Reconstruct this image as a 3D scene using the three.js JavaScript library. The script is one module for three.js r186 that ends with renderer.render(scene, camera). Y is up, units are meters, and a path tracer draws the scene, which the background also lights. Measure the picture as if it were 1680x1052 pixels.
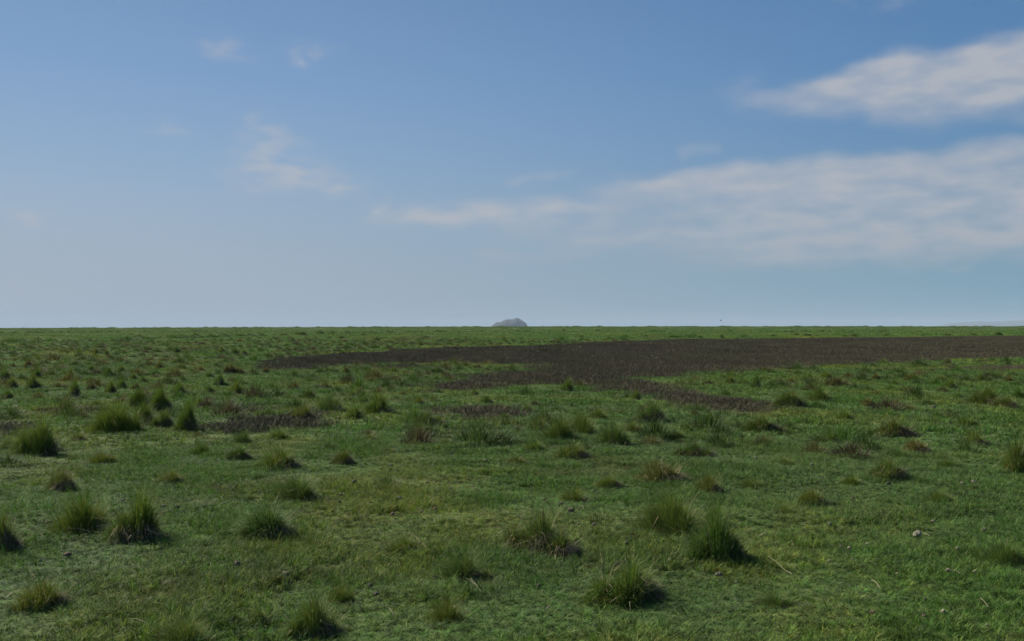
import * as THREE from 'three';
import { mergeGeometries } from 'three/addons/utils/BufferGeometryUtils.js';

// ───────────── camera, sky, sun, exposure ─────────────
const EYE = 1.65, F = 1649;                       // eye height (m), focal length in pixels of a 1680 x 1052 picture
const scene = new THREE.Scene();
const camera = new THREE.PerspectiveCamera(35.38, 1680 / 1052, 0.1, 60000);
camera.position.set(0, EYE, 0);
camera.rotation.order = 'YXZ';
camera.rotation.x = Math.atan(11 / F);
camera.rotation.z = -0.0011;
camera.updateMatrixWorld(true);
camera.updateProjectionMatrix();

const SUN_AZ = -52 * Math.PI / 180, SUN_EL = 41 * Math.PI / 180;   // azimuth from straight ahead (-z), to the right positive
const sunDir = new THREE.Vector3(Math.sin(SUN_AZ) * Math.cos(SUN_EL), Math.sin(SUN_EL), -Math.cos(SUN_AZ) * Math.cos(SUN_EL));
const sun = new THREE.DirectionalLight(new THREE.Color(1, 0.94, 0.82), 5.0);
sun.position.copy(sunDir).multiplyScalar(200);
sun.target.position.set(0, 0, -20);
sun.position.add(sun.target.position);
sun.castShadow = true;
sun.shadow.radius = 3;                             // a little haze before the sun
sun.shadow.mapSize.set(4096, 4096);
Object.assign(sun.shadow.camera, { left: -80, right: 80, top: 80, bottom: -80, near: 1, far: 500 });
scene.add(sun, sun.target);

const renderer = new THREE.WebGLRenderer({ antialias: true });
renderer.toneMapping = THREE.LinearToneMapping;
renderer.toneMappingExposure = 1.3;
renderer.shadowMap.enabled = true;

// ───────────── seeded noise ─────────────
function rng(seed) { let s = seed | 0; return () => { s = (s + 0x6d2b79f5) | 0; let t = Math.imul(s ^ (s >>> 15), 1 | s); t = (t + Math.imul(t ^ (t >>> 7), 61 | t)) ^ t; return ((t ^ (t >>> 14)) >>> 0) / 4294967296; }; }
const R = rng(20240611);
const PERM = new Uint8Array(512);
{ const r = rng(7), p = [...Array(256).keys()]; for (let i = 255; i > 0; i--) { const j = Math.floor(r() * (i + 1)); [p[i], p[j]] = [p[j], p[i]]; } for (let i = 0; i < 512; i++) PERM[i] = p[i & 255]; }
const GX = new Float32Array(256), GY = new Float32Array(256);
{ const r = rng(11); for (let i = 0; i < 256; i++) { const a = r() * 6.2832; GX[i] = Math.cos(a); GY[i] = Math.sin(a); } }
function noise(x, y) {                             // gradient noise, about -1..1
  const xi = Math.floor(x), yi = Math.floor(y), fx = x - xi, fy = y - yi, X = xi & 255, Y = yi & 255;
  const u = fx * fx * fx * (fx * (fx * 6 - 15) + 10), v = fy * fy * fy * (fy * (fy * 6 - 15) + 10);
  const a = PERM[PERM[X] + Y], b = PERM[PERM[X + 1] + Y], c = PERM[PERM[X] + Y + 1], d = PERM[PERM[X + 1] + Y + 1];
  const n0 = GX[a] * fx + GY[a] * fy, n1 = GX[b] * (fx - 1) + GY[b] * fy, n2 = GX[c] * fx + GY[c] * (fy - 1), n3 = GX[d] * (fx - 1) + GY[d] * (fy - 1);
  return 1.5 * (n0 + u * (n1 - n0) + v * (n2 - n0 + u * (n0 - n1 - n2 + n3)));
}
const fbm = (x, y, o) => { let s = 0, a = 0.5; for (let i = 0; i < o; i++) { s += a * noise(x, y); x = x * 2.03 + 17.3; y = y * 2.03 - 9.1; a *= 0.5; } return s; };
const clamp = (x, a = 0, b = 1) => Math.min(b, Math.max(a, x));
const smooth = (a, b, x) => { const t = clamp((x - a) / (b - a)); return t * t * (3 - 2 * t); };
const lerp = (a, b, t) => a + (b - a) * t;
function along(table, x) {                         // piecewise linear lookup in [[x, y], ...]
  if (x <= table[0][0]) return table[0][1];
  for (let i = 1; i < table.length; i++) if (x <= table[i][0]) return lerp(table[i - 1][1], table[i][1], (x - table[i - 1][0]) / (table[i][0] - table[i - 1][0]));
  return table[table.length - 1][1];
}

// ───────────── sky: air and thin clouds, by direction ─────────────
function skyTexture() {
  const W = 4096, H = 2048, data = new Float32Array(W * H * 4);
  const D = 180 / Math.PI;
  const base = [[0, .302, .396, .486], [3, .292, .394, .49], [6, .266, .382, .514], [9.5, .214, .350, .535], [14, .165, .302, .52], [18, .138, .262, .475], [30, .098, .20, .40], [50, .072, .155, .335], [90, .058, .13, .295]];
  const air = (el) => { let i = 1; while (i < base.length - 1 && el > base[i][0]) i++; const a = base[i - 1], b = base[i], t = clamp((el - a[0]) / (b[0] - a[0])); return [1, 2, 3].map((c) => lerp(a[c], b[c], t)); };
  // bands of thin cloud: upper and lower edge (degrees of elevation) against azimuth (degrees from straight ahead)
  const upTop = [[10, 13.05], [12, 13.1], [15.2, 13.5], [18, 14.3], [21, 14.9], [23.5, 14.6], [25.4, 15.0], [27, 15.3], [40, 16.5], [70, 17]];
  const upLow = [[10, 12.8], [12, 12.1], [14, 11.4], [18, 11.0], [20, 10.5], [23, 10.3], [27, 10.2], [45, 11], [70, 12]];
  const loTop = [[2, 7.6], [5.5, 8.4], [9, 9.0], [12.3, 9.5], [16, 9.6], [20, 9.5], [23.5, 9.5], [27, 9.9], [45, 10.5], [70, 11]];
  const loLow = [[2, 6.6], [5.5, 6.6], [9, 6.2], [12.3, 6.0], [16, 5.6], [20, 5.8], [23.5, 6.6], [27, 7.2], [45, 6.5], [70, 6]];
  const streaks = [   // [azimuth from, to, elevation at from, at to, half thickness, strength]
    [-9, 7, 6.1, 6.95, .42, .9], [-8, 9, 5.9, 6.5, .6, .4], [-2, 8, 5.2, 5.6, .7, .3], [1, 13.5, 4.7, 5.4, .34, .55], [-3, 6, 4.1, 4.3, .3, .3], [10, 30, 4.3, 5.0, .5, .5], [18, 36, 4.2, 5.3, .4, .55], [12, 24, 3.7, 3.9, .35, .3], [0, 4, 8.2, 8.8, .3, .2], [9, 12, 9.6, 10.2, .35, .25], [-1, 3, 8.2, 8.3, .3, .25]];
  const puffs = [     // [azimuth, elevation, half width, half height, strength]
    [-13.6, 9.2, 1.5, 1.0, .42], [-12.4, 8.6, 1.4, .9, .38], [-10.9, 8.1, 1.2, .7, .36], [-9.2, 8.0, .7, .45, .34], [-14.9, 8.3, .9, .7, .25], [-7.9, 6.6, .65, .55, .45], [-13.1, 10.6, .9, .4, .22], [-14.4, 11.4, .6, .5, .18],
    [-10.3, 15.1, .7, .3, .32], [-12, 14.6, .6, .5, .26], [-16.2, 15.0, 1.0, .4, .25], [-18.9, 10.7, .8, .3, .16], [-26.2, 5.7, .6, .5, .3], [21.2, 16.7, .9, .3, .08], [18.4, 17.2, .5, .25, .05], [27, 17.3, 1.5, .8, .1], [12.8, 13.3, 1.1, .5, .1], [24.5, 3.0, 1, .3, .15]];
  for (let row = 0; row < H; row++) {
    const el = ((row + 0.5) / H - 0.5) * 180, e = Math.max(el, 0) / D, sinE = Math.sin(e), cosE = Math.cos(e);
    if (el < -1) { for (let i = row * W * 4; i < (row + 1) * W * 4; i += 4) { data[i] = .2; data[i + 1] = .25; data[i + 2] = .3; data[i + 3] = 1; } continue; }
    const b = air(e * D), g0 = sinE * Math.sin(SUN_EL) + cosE * Math.cos(SUN_EL) * Math.cos(SUN_AZ);
    for (let col = 0; col < W; col++) {
      // u runs with atan2(z, x); turned to azimuth from -z
      const th = ((col + 0.5) / W - 0.5) * 2 * Math.PI, x = Math.cos(th) * cosE, z = Math.sin(th) * cosE, az = Math.atan2(x, -z), A = az * D, E = e * D;
      const cg = sinE * Math.sin(SUN_EL) + cosE * Math.cos(SUN_EL) * Math.cos(az - SUN_AZ);
      let dg = cg - g0;
      if (dg < 0) dg = -0.6 * (1 - Math.exp(dg / 0.6));
      if (dg > 0) dg = 0.45 * (1 - Math.exp(-dg / 0.45));
      const low = smooth(0, 9, E), k = [lerp(1.45, 1.7, low), lerp(.55, 1.02, low), lerp(.38, .66, low)];
      let c = b.map((v, i) => v * (1 + k[i] * dg));
      // clouds
      let a = 0;
      if (E < 60) {
        const wx = fbm(A * .33 + 3, E * .7, 5), wy = fbm(A * .3 - 20, E * .7 + 7, 5), fine = fbm(A * .42, E * 1.5, 5), broad = fbm(A * .16 + 50, E * .5, 3);
        if (A > 6 && A < 75) {
          const e1 = E + wy * .75, a1 = A + wx * 1.6;
          const u = smooth(-.1, 1.35, along(upTop, a1) - e1) * smooth(-.4, 2.0, e1 - along(upLow, a1)) * smooth(9.5, 15.5, a1) * 1.12;
          a = Math.max(a, u * (.78 + .55 * fine + .3 * broad));
        }
        if (A > 0 && A < 75) {
          const e1 = E + wy * .55, a1 = A + wx * 1.6, top = along(loTop, a1), lo = along(loLow, a1);
          const u = smooth(-.1, 1.05, top - e1) * smooth(-.9, 2.2, e1 - lo) * smooth(-1, 9, a1);
          a = Math.max(a, u * (.8 + .45 * fine + .2 * broad));
          a = Math.max(a, .68 * smooth(3, 15, a1) * smooth(2.6, 4.8, e1) * smooth(9, 8, e1) * (1 + .9 * fine));
        }
        for (const [a0, a2, e0, e2, h, s] of streaks) {
          if (A < a0 - 3 || A > a2 + 3) continue;
          const t = (A + wx * 1.5 - a0) / (a2 - a0), q = (E + wy * .45 - lerp(e0, e2, t)) / (h * (1 + .6 * broad));
          a = a + (1 - a) * s * Math.exp(-q * q) * smooth(0, .25, t) * smooth(1, .75, t) * clamp(.8 + 1.1 * fine);
        }
        for (const [a0, e0, rw, rh, s] of puffs) {
          if (Math.abs(A - a0) > 5) continue;
          const qa = (A + wx * 1.4 - a0) / rw, qe = (E + wy * 1.1 - e0) / rh, q = qa * qa + qe * qe;
          a = a + (1 - a) * 2.1 * s * Math.exp(-q) * clamp(.7 + 1.5 * fine);
        }
        if (A < -34 || A > 75 || E > 21) {          // more of the same thin cloud round the rest of the sky
          const edge = Math.max(smooth(-34, -48, A), smooth(75, 90, A), smooth(21, 27, E));
          const f = fbm(x / (sinE + .12) * 1.4 + 31, z / (sinE + .12) * 1.4, 5);
          a = Math.max(a, edge * .75 * smooth(.06, .42, f));
        }
      }
      a = clamp(a) * .93;
      const cl = [.452, .474, .522], g = 1 + .12 * clamp(dg, -.3, .4), dim = lerp(1, .93, smooth(7, 3, E));
      const o = (row * W + col) * 4;
      for (let i = 0; i < 3; i++) data[o + i] = lerp(c[i], cl[i] * g * dim, a) / 1.3;
      data[o + 3] = 1;
    }
  }
  const t = new THREE.DataTexture(data, W, H, THREE.RGBAFormat, THREE.FloatType);
  t.mapping = THREE.EquirectangularReflectionMapping; t.colorSpace = THREE.LinearSRGBColorSpace;
  t.magFilter = t.minFilter = THREE.LinearFilter; t.needsUpdate = true;
  return t;
}
scene.background = scene.environment = skyTexture();

// ───────────── helpers ─────────────
const names = new Map();
function numbered(n) { const k = names.get(n) ?? 0; names.set(n, k + 1); return k ? n + '_' + String(k).padStart(3, '0') : n; }
function tag(o, name, label, category, group, kind) {
  o.name = numbered(name); o.userData = {};
  if (label) o.userData.label = label;
  if (category) o.userData.category = category;
  if (group) o.userData.group = group;
  if (kind) o.userData.kind = kind;
  o.traverse((m) => { if (m.isMesh) { m.castShadow = true; m.receiveShadow = true; } });
  scene.add(o);
  return o;
}
const ray = new THREE.Vector3();
function place(px, py) {                           // where the line of sight through a pixel of the photograph meets the flat marsh
  ray.set(px / 1680 * 2 - 1, 1 - py / 1052 * 2, 0.5).unproject(camera).sub(camera.position).normalize();
  const t = EYE / Math.max(1e-5, -ray.y);
  return [ray.x * t, ray.z * t];
}

// ───────────── the lie of the land ─────────────
const RIM = 650;
const rimHeight = (az) => along([[-60, 1.1], [-27, 1.2], [-14, 1.62], [0, 1.95], [13, 1.85], [27, 1.62], [60, 1.5]], az) ;
function land(x, z) {
  const d = Math.hypot(x, z);
  let h = .034 * noise(x / .55, z / .55) + .05 * noise(x / 1.9 + 40, z / 1.9) + .05 * noise(x / 6 - 8, z / 6);
  if (d > 20) h += smooth(20, 90, d) * (.10 * noise(x / 23, z / 23 + 5) + .08 * noise(x / 60, z / 60));
  if (d > 300) {
    const az = Math.atan2(x, -z) * 57.296;
    h += (rimHeight(az) + .12 * noise(az * 1.1, 3) + .12 * noise(az * 4.3, 9)) * smooth(430, RIM, d) * (d > RIM ? smooth(1100, 750, d) : 1);
  }
  return h;
}

// the dark brown patch, as outlines on the ground
const outlines = [
  [[425, 604], [470, 594], [540, 586], [640, 578], [720, 572.5], [840, 570.5], [960, 566.5], [1050, 560.5], [1130, 557.5], [1260, 558], [1400, 556], [1540, 554], [1740, 550.5], [1740, 584], [1600, 587], [1540, 591], [1460, 596], [1330, 601], [1240, 606], [1160, 613], [1080, 618], [1010, 622], [985, 628], [930, 632], [880, 632], [800, 628], [780, 621], [830, 616], [890, 612], [905, 606], [880, 600], [800, 597], [700, 596], [600, 598], [520, 604], [450, 610]],
  [[985, 626], [1040, 628], [1075, 634], [1110, 645], [1160, 653], [1210, 662], [1250, 675], [1220, 680], [1170, 671], [1120, 660], [1060, 650], [1010, 640]],
  [[700, 634], [790, 626], [840, 630], [780, 640], [720, 645]], [[725, 672], [800, 664], [850, 678], [830, 690], [760, 695], [725, 688]],
  [[375, 668], [430, 663], [445, 671], [390, 677]], [[350, 701], [400, 690], [480, 685], [522, 694], [470, 708], [380, 713]], [[110, 672], [160, 663], [178, 671], [130, 680]],
  [[-60, 700], [-30, 690], [30, 690], [44, 700], [0, 712], [-60, 712]], [[1560, 601], [1640, 604], [1740, 600], [1740, 607], [1600, 611]], [[600, 604], [640, 601], [700, 602], [690, 607], [620, 609]], [[440, 690], [520, 680], [540, 690], [500, 702]],
].map((p) => p.map(([x, y]) => place(x, y)));
const boxes = outlines.map((p) => [Math.min(...p.map((q) => q[0])) - 4, Math.max(...p.map((q) => q[0])) + 4, Math.min(...p.map((q) => q[1])) - 4, Math.max(...p.map((q) => q[1])) + 4]);
function inside(p, x, z) { let c = false; for (let i = 0, j = p.length - 1; i < p.length; j = i++) if ((p[i][1] > z) !== (p[j][1] > z) && x < (p[j][0] - p[i][0]) * (z - p[i][1]) / (p[j][1] - p[i][1]) + p[i][0]) c = !c; return c; }
function brown(x, z) {                             // 0..1: how far the brown plants have taken over
  const d = Math.hypot(x, z), s = clamp(d / 60, .35, 2.2);
  if (d < 14 || d > 230) return 0;
  let n = 0;
  for (let k = 0; k < 5; k++) {
    const X = x + s * (k - 2) * .6 + s * (1.1 * noise(x / (2.2 * s) + k * 9, z / (3 * s)) + .7 * noise(x / (.6 * s), z / (.8 * s) + k * 5)), Z = z + s * (1.6 * noise(x / (2 * s) - 30 - k * 7, z / (2.4 * s)) + .8 * noise(x / (.6 * s) + 70, z / (.7 * s) - k * 3));
    const hit = outlines.findIndex((p, i) => X > boxes[i][0] && X < boxes[i][1] && Z > boxes[i][2] && Z < boxes[i][3] && inside(p, X, Z));
    if (hit >= 0) n += hit === 0 ? 1 : hit === 1 ? .85 : [.65, .6, .6, .75, .4, .45, .5, .4, .45][hit - 2];
  }
  if (!n) return 0;
  return n / 5 * clamp(1.1 - .3 * smooth(.28, .5, noise(x / (5 * s) + 3, z / (9 * s) - 14)) - .35 * smooth(.1, .6, noise(x / (1.3 * s) + 7, z / (2.2 * s))));
}

// the colour of the grass: yellow-green, mid green, blue-green and withered patches
const YG = [.170, .232, .030], MG = [.104, .206, .029], BG = [.106, .196, .042], OL = [.148, .142, .034];
const creeks = [[[-200, 566], [0, 564], [100, 562], [190, 560], [230, 557.5], [300, 555], [430, 551.5], [550, 548], [650, 546], [780, 544.8], [900, 544.5], [1060, 544.5], [1300, 545], [1500, 545]], [[-200, 548], [100, 546.5], [300, 545], [420, 544]], [[860, 563], [1000, 556.5], [1150, 554.5], [1330, 552.5], [1560, 551]]].map((l) => l.map(([x, y]) => place(x, y)));
creeks.push(Array.from({ length: 19 }, (_, i) => { const a = (i - 9) * .075; return [Math.sin(a) * (632 + 12 * Math.sin(i * 1.7)), -Math.cos(a) * (632 + 12 * Math.sin(i * 1.7))]; }));   // rank growth along the rim
const blueZone = [place(1060, 690), place(1330, 760), place(900, 700)];
function grassColor(x, z, out) {
  const d = Math.hypot(x, z), s = 1 + smooth(25, 220, d) * 5;
  const a = noise(x / (2.6 * s) + 12, z / (3.4 * s)) + .55 * noise(x / (.9 * s), z / (1.1 * s) + 60), b = noise(x / (3.1 * s) - 40, z / (4.4 * s) + 8) + .5 * noise(x / .8 + 9, z / .8), c = noise(x / (1.9 * s) + 90, z / (2.6 * s) - 31) + .5 * noise(x / .5, z / .5 - 9);
  let wy = smooth(-.15, .75, a), wb = smooth(.1, .8, b) * .7, wo = smooth(.35, .95, c) * .55;
  for (const [bx, bz] of blueZone) wb = Math.max(wb, .75 * smooth(3.2, .8, Math.hypot(x - bx, (z - bz) * .55)));
  
  for (let i = 0; i < 3; i++) { let v = lerp(MG[i], YG[i], wy); v = lerp(v, BG[i], wb); out[i] = lerp(v, OL[i], wo); }
  return out;
}

// ───────────── ground: one sheet to beyond the horizon ─────────────
function ruler(near, step, far, grow) { const a = []; let v = 0, s = step; while (v < far) { a.push(v); if (v > near) s *= grow; v += s; } a.push(far); return a; }
{
  const half = ruler(7, .14, 30000, 1.055), ahead = ruler(15, .14, 30000, 1.055), back = ruler(1, .3, 60, 1.2);
  const xs = [...half.slice(1).reverse().map((v) => -v), ...half], zs = [...back.slice(1).reverse(), ...ahead.map((v) => -v)];
  const nx = xs.length, nz = zs.length, pos = new Float32Array(nx * nz * 3), col = new Float32Array(nx * nz * 3), uv = new Float32Array(nx * nz * 2), idx = new Uint32Array((nx - 1) * (nz - 1) * 6);
  const c = [0, 0, 0];
  for (let j = 0, k = 0; j < nz; j++) for (let i = 0; i < nx; i++, k++) {
    const x = xs[i], z = zs[j], d = Math.hypot(x, z);
    pos.set([x, land(x, z), z], k * 3); uv.set([x / 3, z / 3], k * 2);
    grassColor(x, z, c);
    const m = d < 230 ? brown(x, z) : 0, v = 1.35 * (1 + .18 * noise(x / .3, z / .3));
    col.set([lerp(c[0] * .92, .062, m) * v, lerp(c[1] * .82, .05, m) * v, lerp(c[2] * .95, .034, m) * v], k * 3);
  }
  for (let j = 0, k = 0; j < nz - 1; j++) for (let i = 0; i < nx - 1; i++) { const a = j * nx + i; idx.set([a, a + 1, a + nx, a + 1, a + nx + 1, a + nx], k); k += 6; }
  const g = new THREE.BufferGeometry();
  g.setAttribute('position', new THREE.BufferAttribute(pos, 3)); g.setAttribute('color', new THREE.BufferAttribute(col, 3)); g.setAttribute('uv', new THREE.BufferAttribute(uv, 2)); g.setIndex(new THREE.BufferAttribute(idx, 1));
  g.computeVertexNormals();
  const N = 1024, px = new Uint8Array(N * N * 4), bm = new Uint8Array(N * N * 4), r = rng(5);
  const strokes = new Float32Array(N * N).fill(.45);
  for (let s = 0; s < 42000; s++) {                 // a felt of tiny stems and litter
    let x = r() * N, y = r() * N; const a = r() * 6.28, L = 6 + r() * 14, v = .2 + .75 * r() * r(), k = r() * .2 - .1;
    for (let t = 0, q = a; t < L; t++, q += k) { x += Math.cos(q); y += Math.sin(q); const i = (Math.floor(y + N) % N) * N + Math.floor(x + N) % N; strokes[i] = lerp(strokes[i], v, .75); }
  }
  for (let i = 0; i < N * N; i++) { const v = strokes[i]; px.set([clamp(.35 + .85 * v) * 255 * .95, clamp(.37 + .8 * v) * 255 * .95, clamp(.38 + .7 * v) * 255 * .95, 255], i * 4); bm.set([v * 255, v * 255, v * 255, 255], i * 4); }
  const tex = (d, srgb) => { const t = new THREE.DataTexture(d, N, N); t.wrapS = t.wrapT = THREE.RepeatWrapping; t.magFilter = THREE.LinearFilter; t.colorSpace = srgb ? THREE.SRGBColorSpace : THREE.NoColorSpace; t.needsUpdate = true; return t; };
  const m = new THREE.MeshStandardMaterial({ name: 'turf', vertexColors: true, map: tex(px, true), bumpMap: tex(bm), bumpScale: .012, roughness: 1 });
  tag(new THREE.Mesh(g, m), 'ground', null, null, null, 'structure');
}

// ───────────── grass blades ─────────────
class Blades {
  constructor() { this.p = []; this.c = []; this.i = []; }
  blade(x, y, z, dir, lean, len, w, bend, col, twist = 0) {
    const n = this.p.length / 3, dx = Math.cos(dir), dz = Math.sin(dir), wx = -Math.sin(dir + twist) * w / 2, wz = Math.cos(dir + twist) * w / 2;
    const x1 = x + dx * len * .5 * Math.sin(lean), y1 = y + len * .5 * Math.cos(lean), z1 = z + dz * len * .5 * Math.sin(lean), l2 = lean + bend;
    const x2 = x1 + dx * len * .5 * Math.sin(l2), y2 = Math.max(.002, y1 + len * .5 * Math.cos(l2)), z2 = z1 + dz * len * .5 * Math.sin(l2);
    this.p.push(x - wx, y, z - wz, x + wx, y, z + wz, x1 - wx * .85, y1, z1 - wz * .85, x1 + wx * .85, y1, z1 + wz * .85, x2, y2, z2);
    for (let k = 0; k < 5; k++) this.c.push(col[0], col[1], col[2]);
    this.i.push(n, n + 1, n + 2, n + 1, n + 3, n + 2, n + 2, n + 3, n + 4);
  }
  geometry() {
    const g = new THREE.BufferGeometry();
    g.setAttribute('position', new THREE.BufferAttribute(new Float32Array(this.p), 3)); g.setAttribute('color', new THREE.BufferAttribute(new Float32Array(this.c), 3)); g.setIndex(this.i);
    return g;
  }
}
const leafMat = (name, rgb = [1, 1, 1]) => new THREE.MeshPhysicalMaterial({ name, color: new THREE.Color().setRGB(...rgb), vertexColors: true, roughness: .75, specularIntensity: .3, transmission: .42, thickness: 0, side: THREE.DoubleSide });
const dryMat = (name, rgb = [1, 1, 1]) => new THREE.MeshStandardMaterial({ name, color: new THREE.Color().setRGB(...rgb), vertexColors: true, roughness: .9, side: THREE.DoubleSide });
const M = { grass: leafMat('grass'), brown: dryMat('brown stems'), straw: dryMat('straw') };

// a patch of turf, r metres half-size, made of little tufts whose blades lean and look alike; blade colours multiply the tint of each copy
function patch(r, tufts, per, len, w, lean, dryShare, seed) {
  const B = new Blades(), q = rng(seed);
  for (let t = 0; t < tufts; t++) {
    const cx = (q() * 2 - 1) * r, cz = (q() * 2 - 1) * r, v0 = .48 + 1.05 * q(), dry = q() < dryShare, warm = .8 + .45 * q(), L = len * (.5 + .75 * q()), dir = q() * 6.283, k = per * (.6 + .8 * q()), rad = r * .075 * (.6 + q());
    for (let i = 0; i < k; i++) {
      const a = q() * 6.283, e = rad * Math.sqrt(q()), v = v0 * (.65 + .7 * q()), c = dry ? [1.8 * v, 1.25 * v, 1.5 * v] : [v * warm, v, v * (.8 + .35 * q())];
      B.blade(cx + Math.cos(a) * e, -.01, cz + Math.sin(a) * e, q() < .6 ? dir + (q() - .5) * 1.6 : a, lean * (.2 + q()), L * (.5 + .7 * q()), w * (.7 + .6 * q()), .25 + q() * .9, c, (q() - .5) * 1.6);
    }
  }
  return B.geometry();
}
const mat4 = new THREE.Matrix4(), quat = new THREE.Quaternion(), UPV = new THREE.Vector3(0, 1, 0), vp = new THREE.Vector3(), vs = new THREE.Vector3(), colr = new THREE.Color();
function scatter(name, label, category, geometries, material, spots) {     // spots: [x, z, width, height, r, g, b]
  const k = geometries.length, lists = geometries.map(() => []);
  spots.forEach((s, i) => lists[i % k].push(s));
  const root = k > 1 ? new THREE.Group() : null;
  const made = geometries.map((g, n) => {
    const m = new THREE.InstancedMesh(g, material, lists[n].length);
    lists[n].forEach(([x, z, w, h, r, gg, b], i) => {
      mat4.compose(vp.set(x, land(x, z), z), quat.setFromAxisAngle(UPV, R() * 6.283), vs.set(w, h, w)); m.setMatrixAt(i, mat4); m.setColorAt(i, colr.setRGB(r, gg, b));
    });
    if (root) { m.name = name.split('_').pop() + '_cover' + (n ? '_' + String(n).padStart(3, '0') : ''); m.userData.kind = 'stuff'; root.add(m); }
    return m;
  });
  return tag(root ?? made[0], name, label, category, null, 'stuff');
}
function ring(d0, d1, step, margin, fn) {          // a jittered grid over the ground in view between two distances
  const out = [], t = [0, 0, 0];
  for (let z = -d1; z <= -d0 * .8; z += step) for (let x = -d1 * .56 - margin; x <= d1 * .56 + margin; x += step) {
    const X = x + (R() - .5) * step, Z = z + (R() - .5) * step, d = Math.hypot(X, Z);
    if (d < d0 || d >= d1 || Math.abs(X) > -Z * .53 + margin) continue;
    const s = fn(X, Z, d, t); if (s) out.push(s);
  }
  return out;
}
const turfSpot = (far) => (x, z, d, t) => {
  const b = d > 14 ? brown(x, z) : 0;
  if (R() < b * .93) return null;
  grassColor(x, z, t);
  const hgt = (.45 + 1.0 * smooth(-.5, .9, noise(x / 1.3 + 5, z / 1.3) + .7 * noise(x / .4, z / .4))) * (.8 + .4 * R()), v = .85 + .3 * R();
  return [x, z, (.9 + .25 * R()), hgt * (b > .2 ? .8 : 1) * far, t[0] * v, t[1] * v, t[2] * v];
};
scatter('turf_grass', 'short green turf covering the near ground between the tussocks', 'grass', [patch(.18, 40, 14, .075, .0036, .75, .07, 1), patch(.18, 42, 14, .062, .0038, .85, .09, 2), patch(.18, 36, 14, .09, .0035, .65, .06, 3), patch(.18, 42, 14, .07, .0038, .8, .08, 9)], M.grass, ring(4.2, 15, .145, 1.2, turfSpot(1)));
scatter('meadow_grass', 'green grazed grass of the middle distance around the brown patch', 'grass', [patch(.36, 40, 12, .1, .0075, .72, .06, 4), patch(.36, 40, 12, .085, .008, .8, .07, 5), patch(.36, 36, 12, .115, .0075, .65, .05, 10)], M.grass, ring(15, 48, .34, 2, turfSpot(1)));
scatter('marsh_grass', 'far green marsh grass behind and beside the brown patch', 'grass', [patch(1.0, 46, 12, .13, .022, .9, .04, 6), patch(1.0, 46, 12, .12, .024, 1, .05, 7)], M.grass, ring(48, 210, 1.15, 4, turfSpot(1)));
scatter('distant_grass', 'farthest strip of marsh grass below the horizon', 'grass', [patch(3.2, 52, 12, .22, .085, .8, .03, 8)], M.grass, ring(210, 720, 4.2, 10, turfSpot(1)));

// taller loose grass standing in drifts
{
  const long = (seed, n, r, L) => { const B = new Blades(), q = rng(seed); for (let i = 0; i < n; i++) { const a = q() * 6.283, rr = r * Math.pow(q(), .7), v = .55 + .75 * q(), dry = q() < .16; B.blade(Math.cos(a) * rr, -.01, Math.sin(a) * rr, a + (q() - .5) * 1.8, .12 + .75 * q(), L * (.5 + .7 * q()), .0038, .2 + q() * .8, dry ? [2.7 * v, 1.9 * v, 3.2 * v] : [v * (.9 + .2 * q()), v, v], (q() - .5) * 2); } return B.geometry(); };
  const spots = ring(4.3, 60, .36, 1, (x, z, d, t) => {
    const n = noise(x / 2.4 + 71, z / 2.9) + .6 * noise(x / .8 - 3, z / .8);
    if (R() > smooth(-.2, .8, n) * .85 + .06) return null;
    grassColor(x, z, t);
    const v = .8 + .3 * R(), s = .6 + .7 * R() + (d > 18 ? .3 : 0);
    return [x, z, s, s, t[0] * .85 * v, t[1] * .85 * v, lerp(t[2], BG[2], .3) * v];
  });
  scatter('loose_grass', 'loose longer grass growing in drifts through the turf', 'grass', [long(31, 70, .13, .13), long(32, 60, .12, .15), long(33, 90, .16, .11)], M.grass, spots);
}

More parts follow.
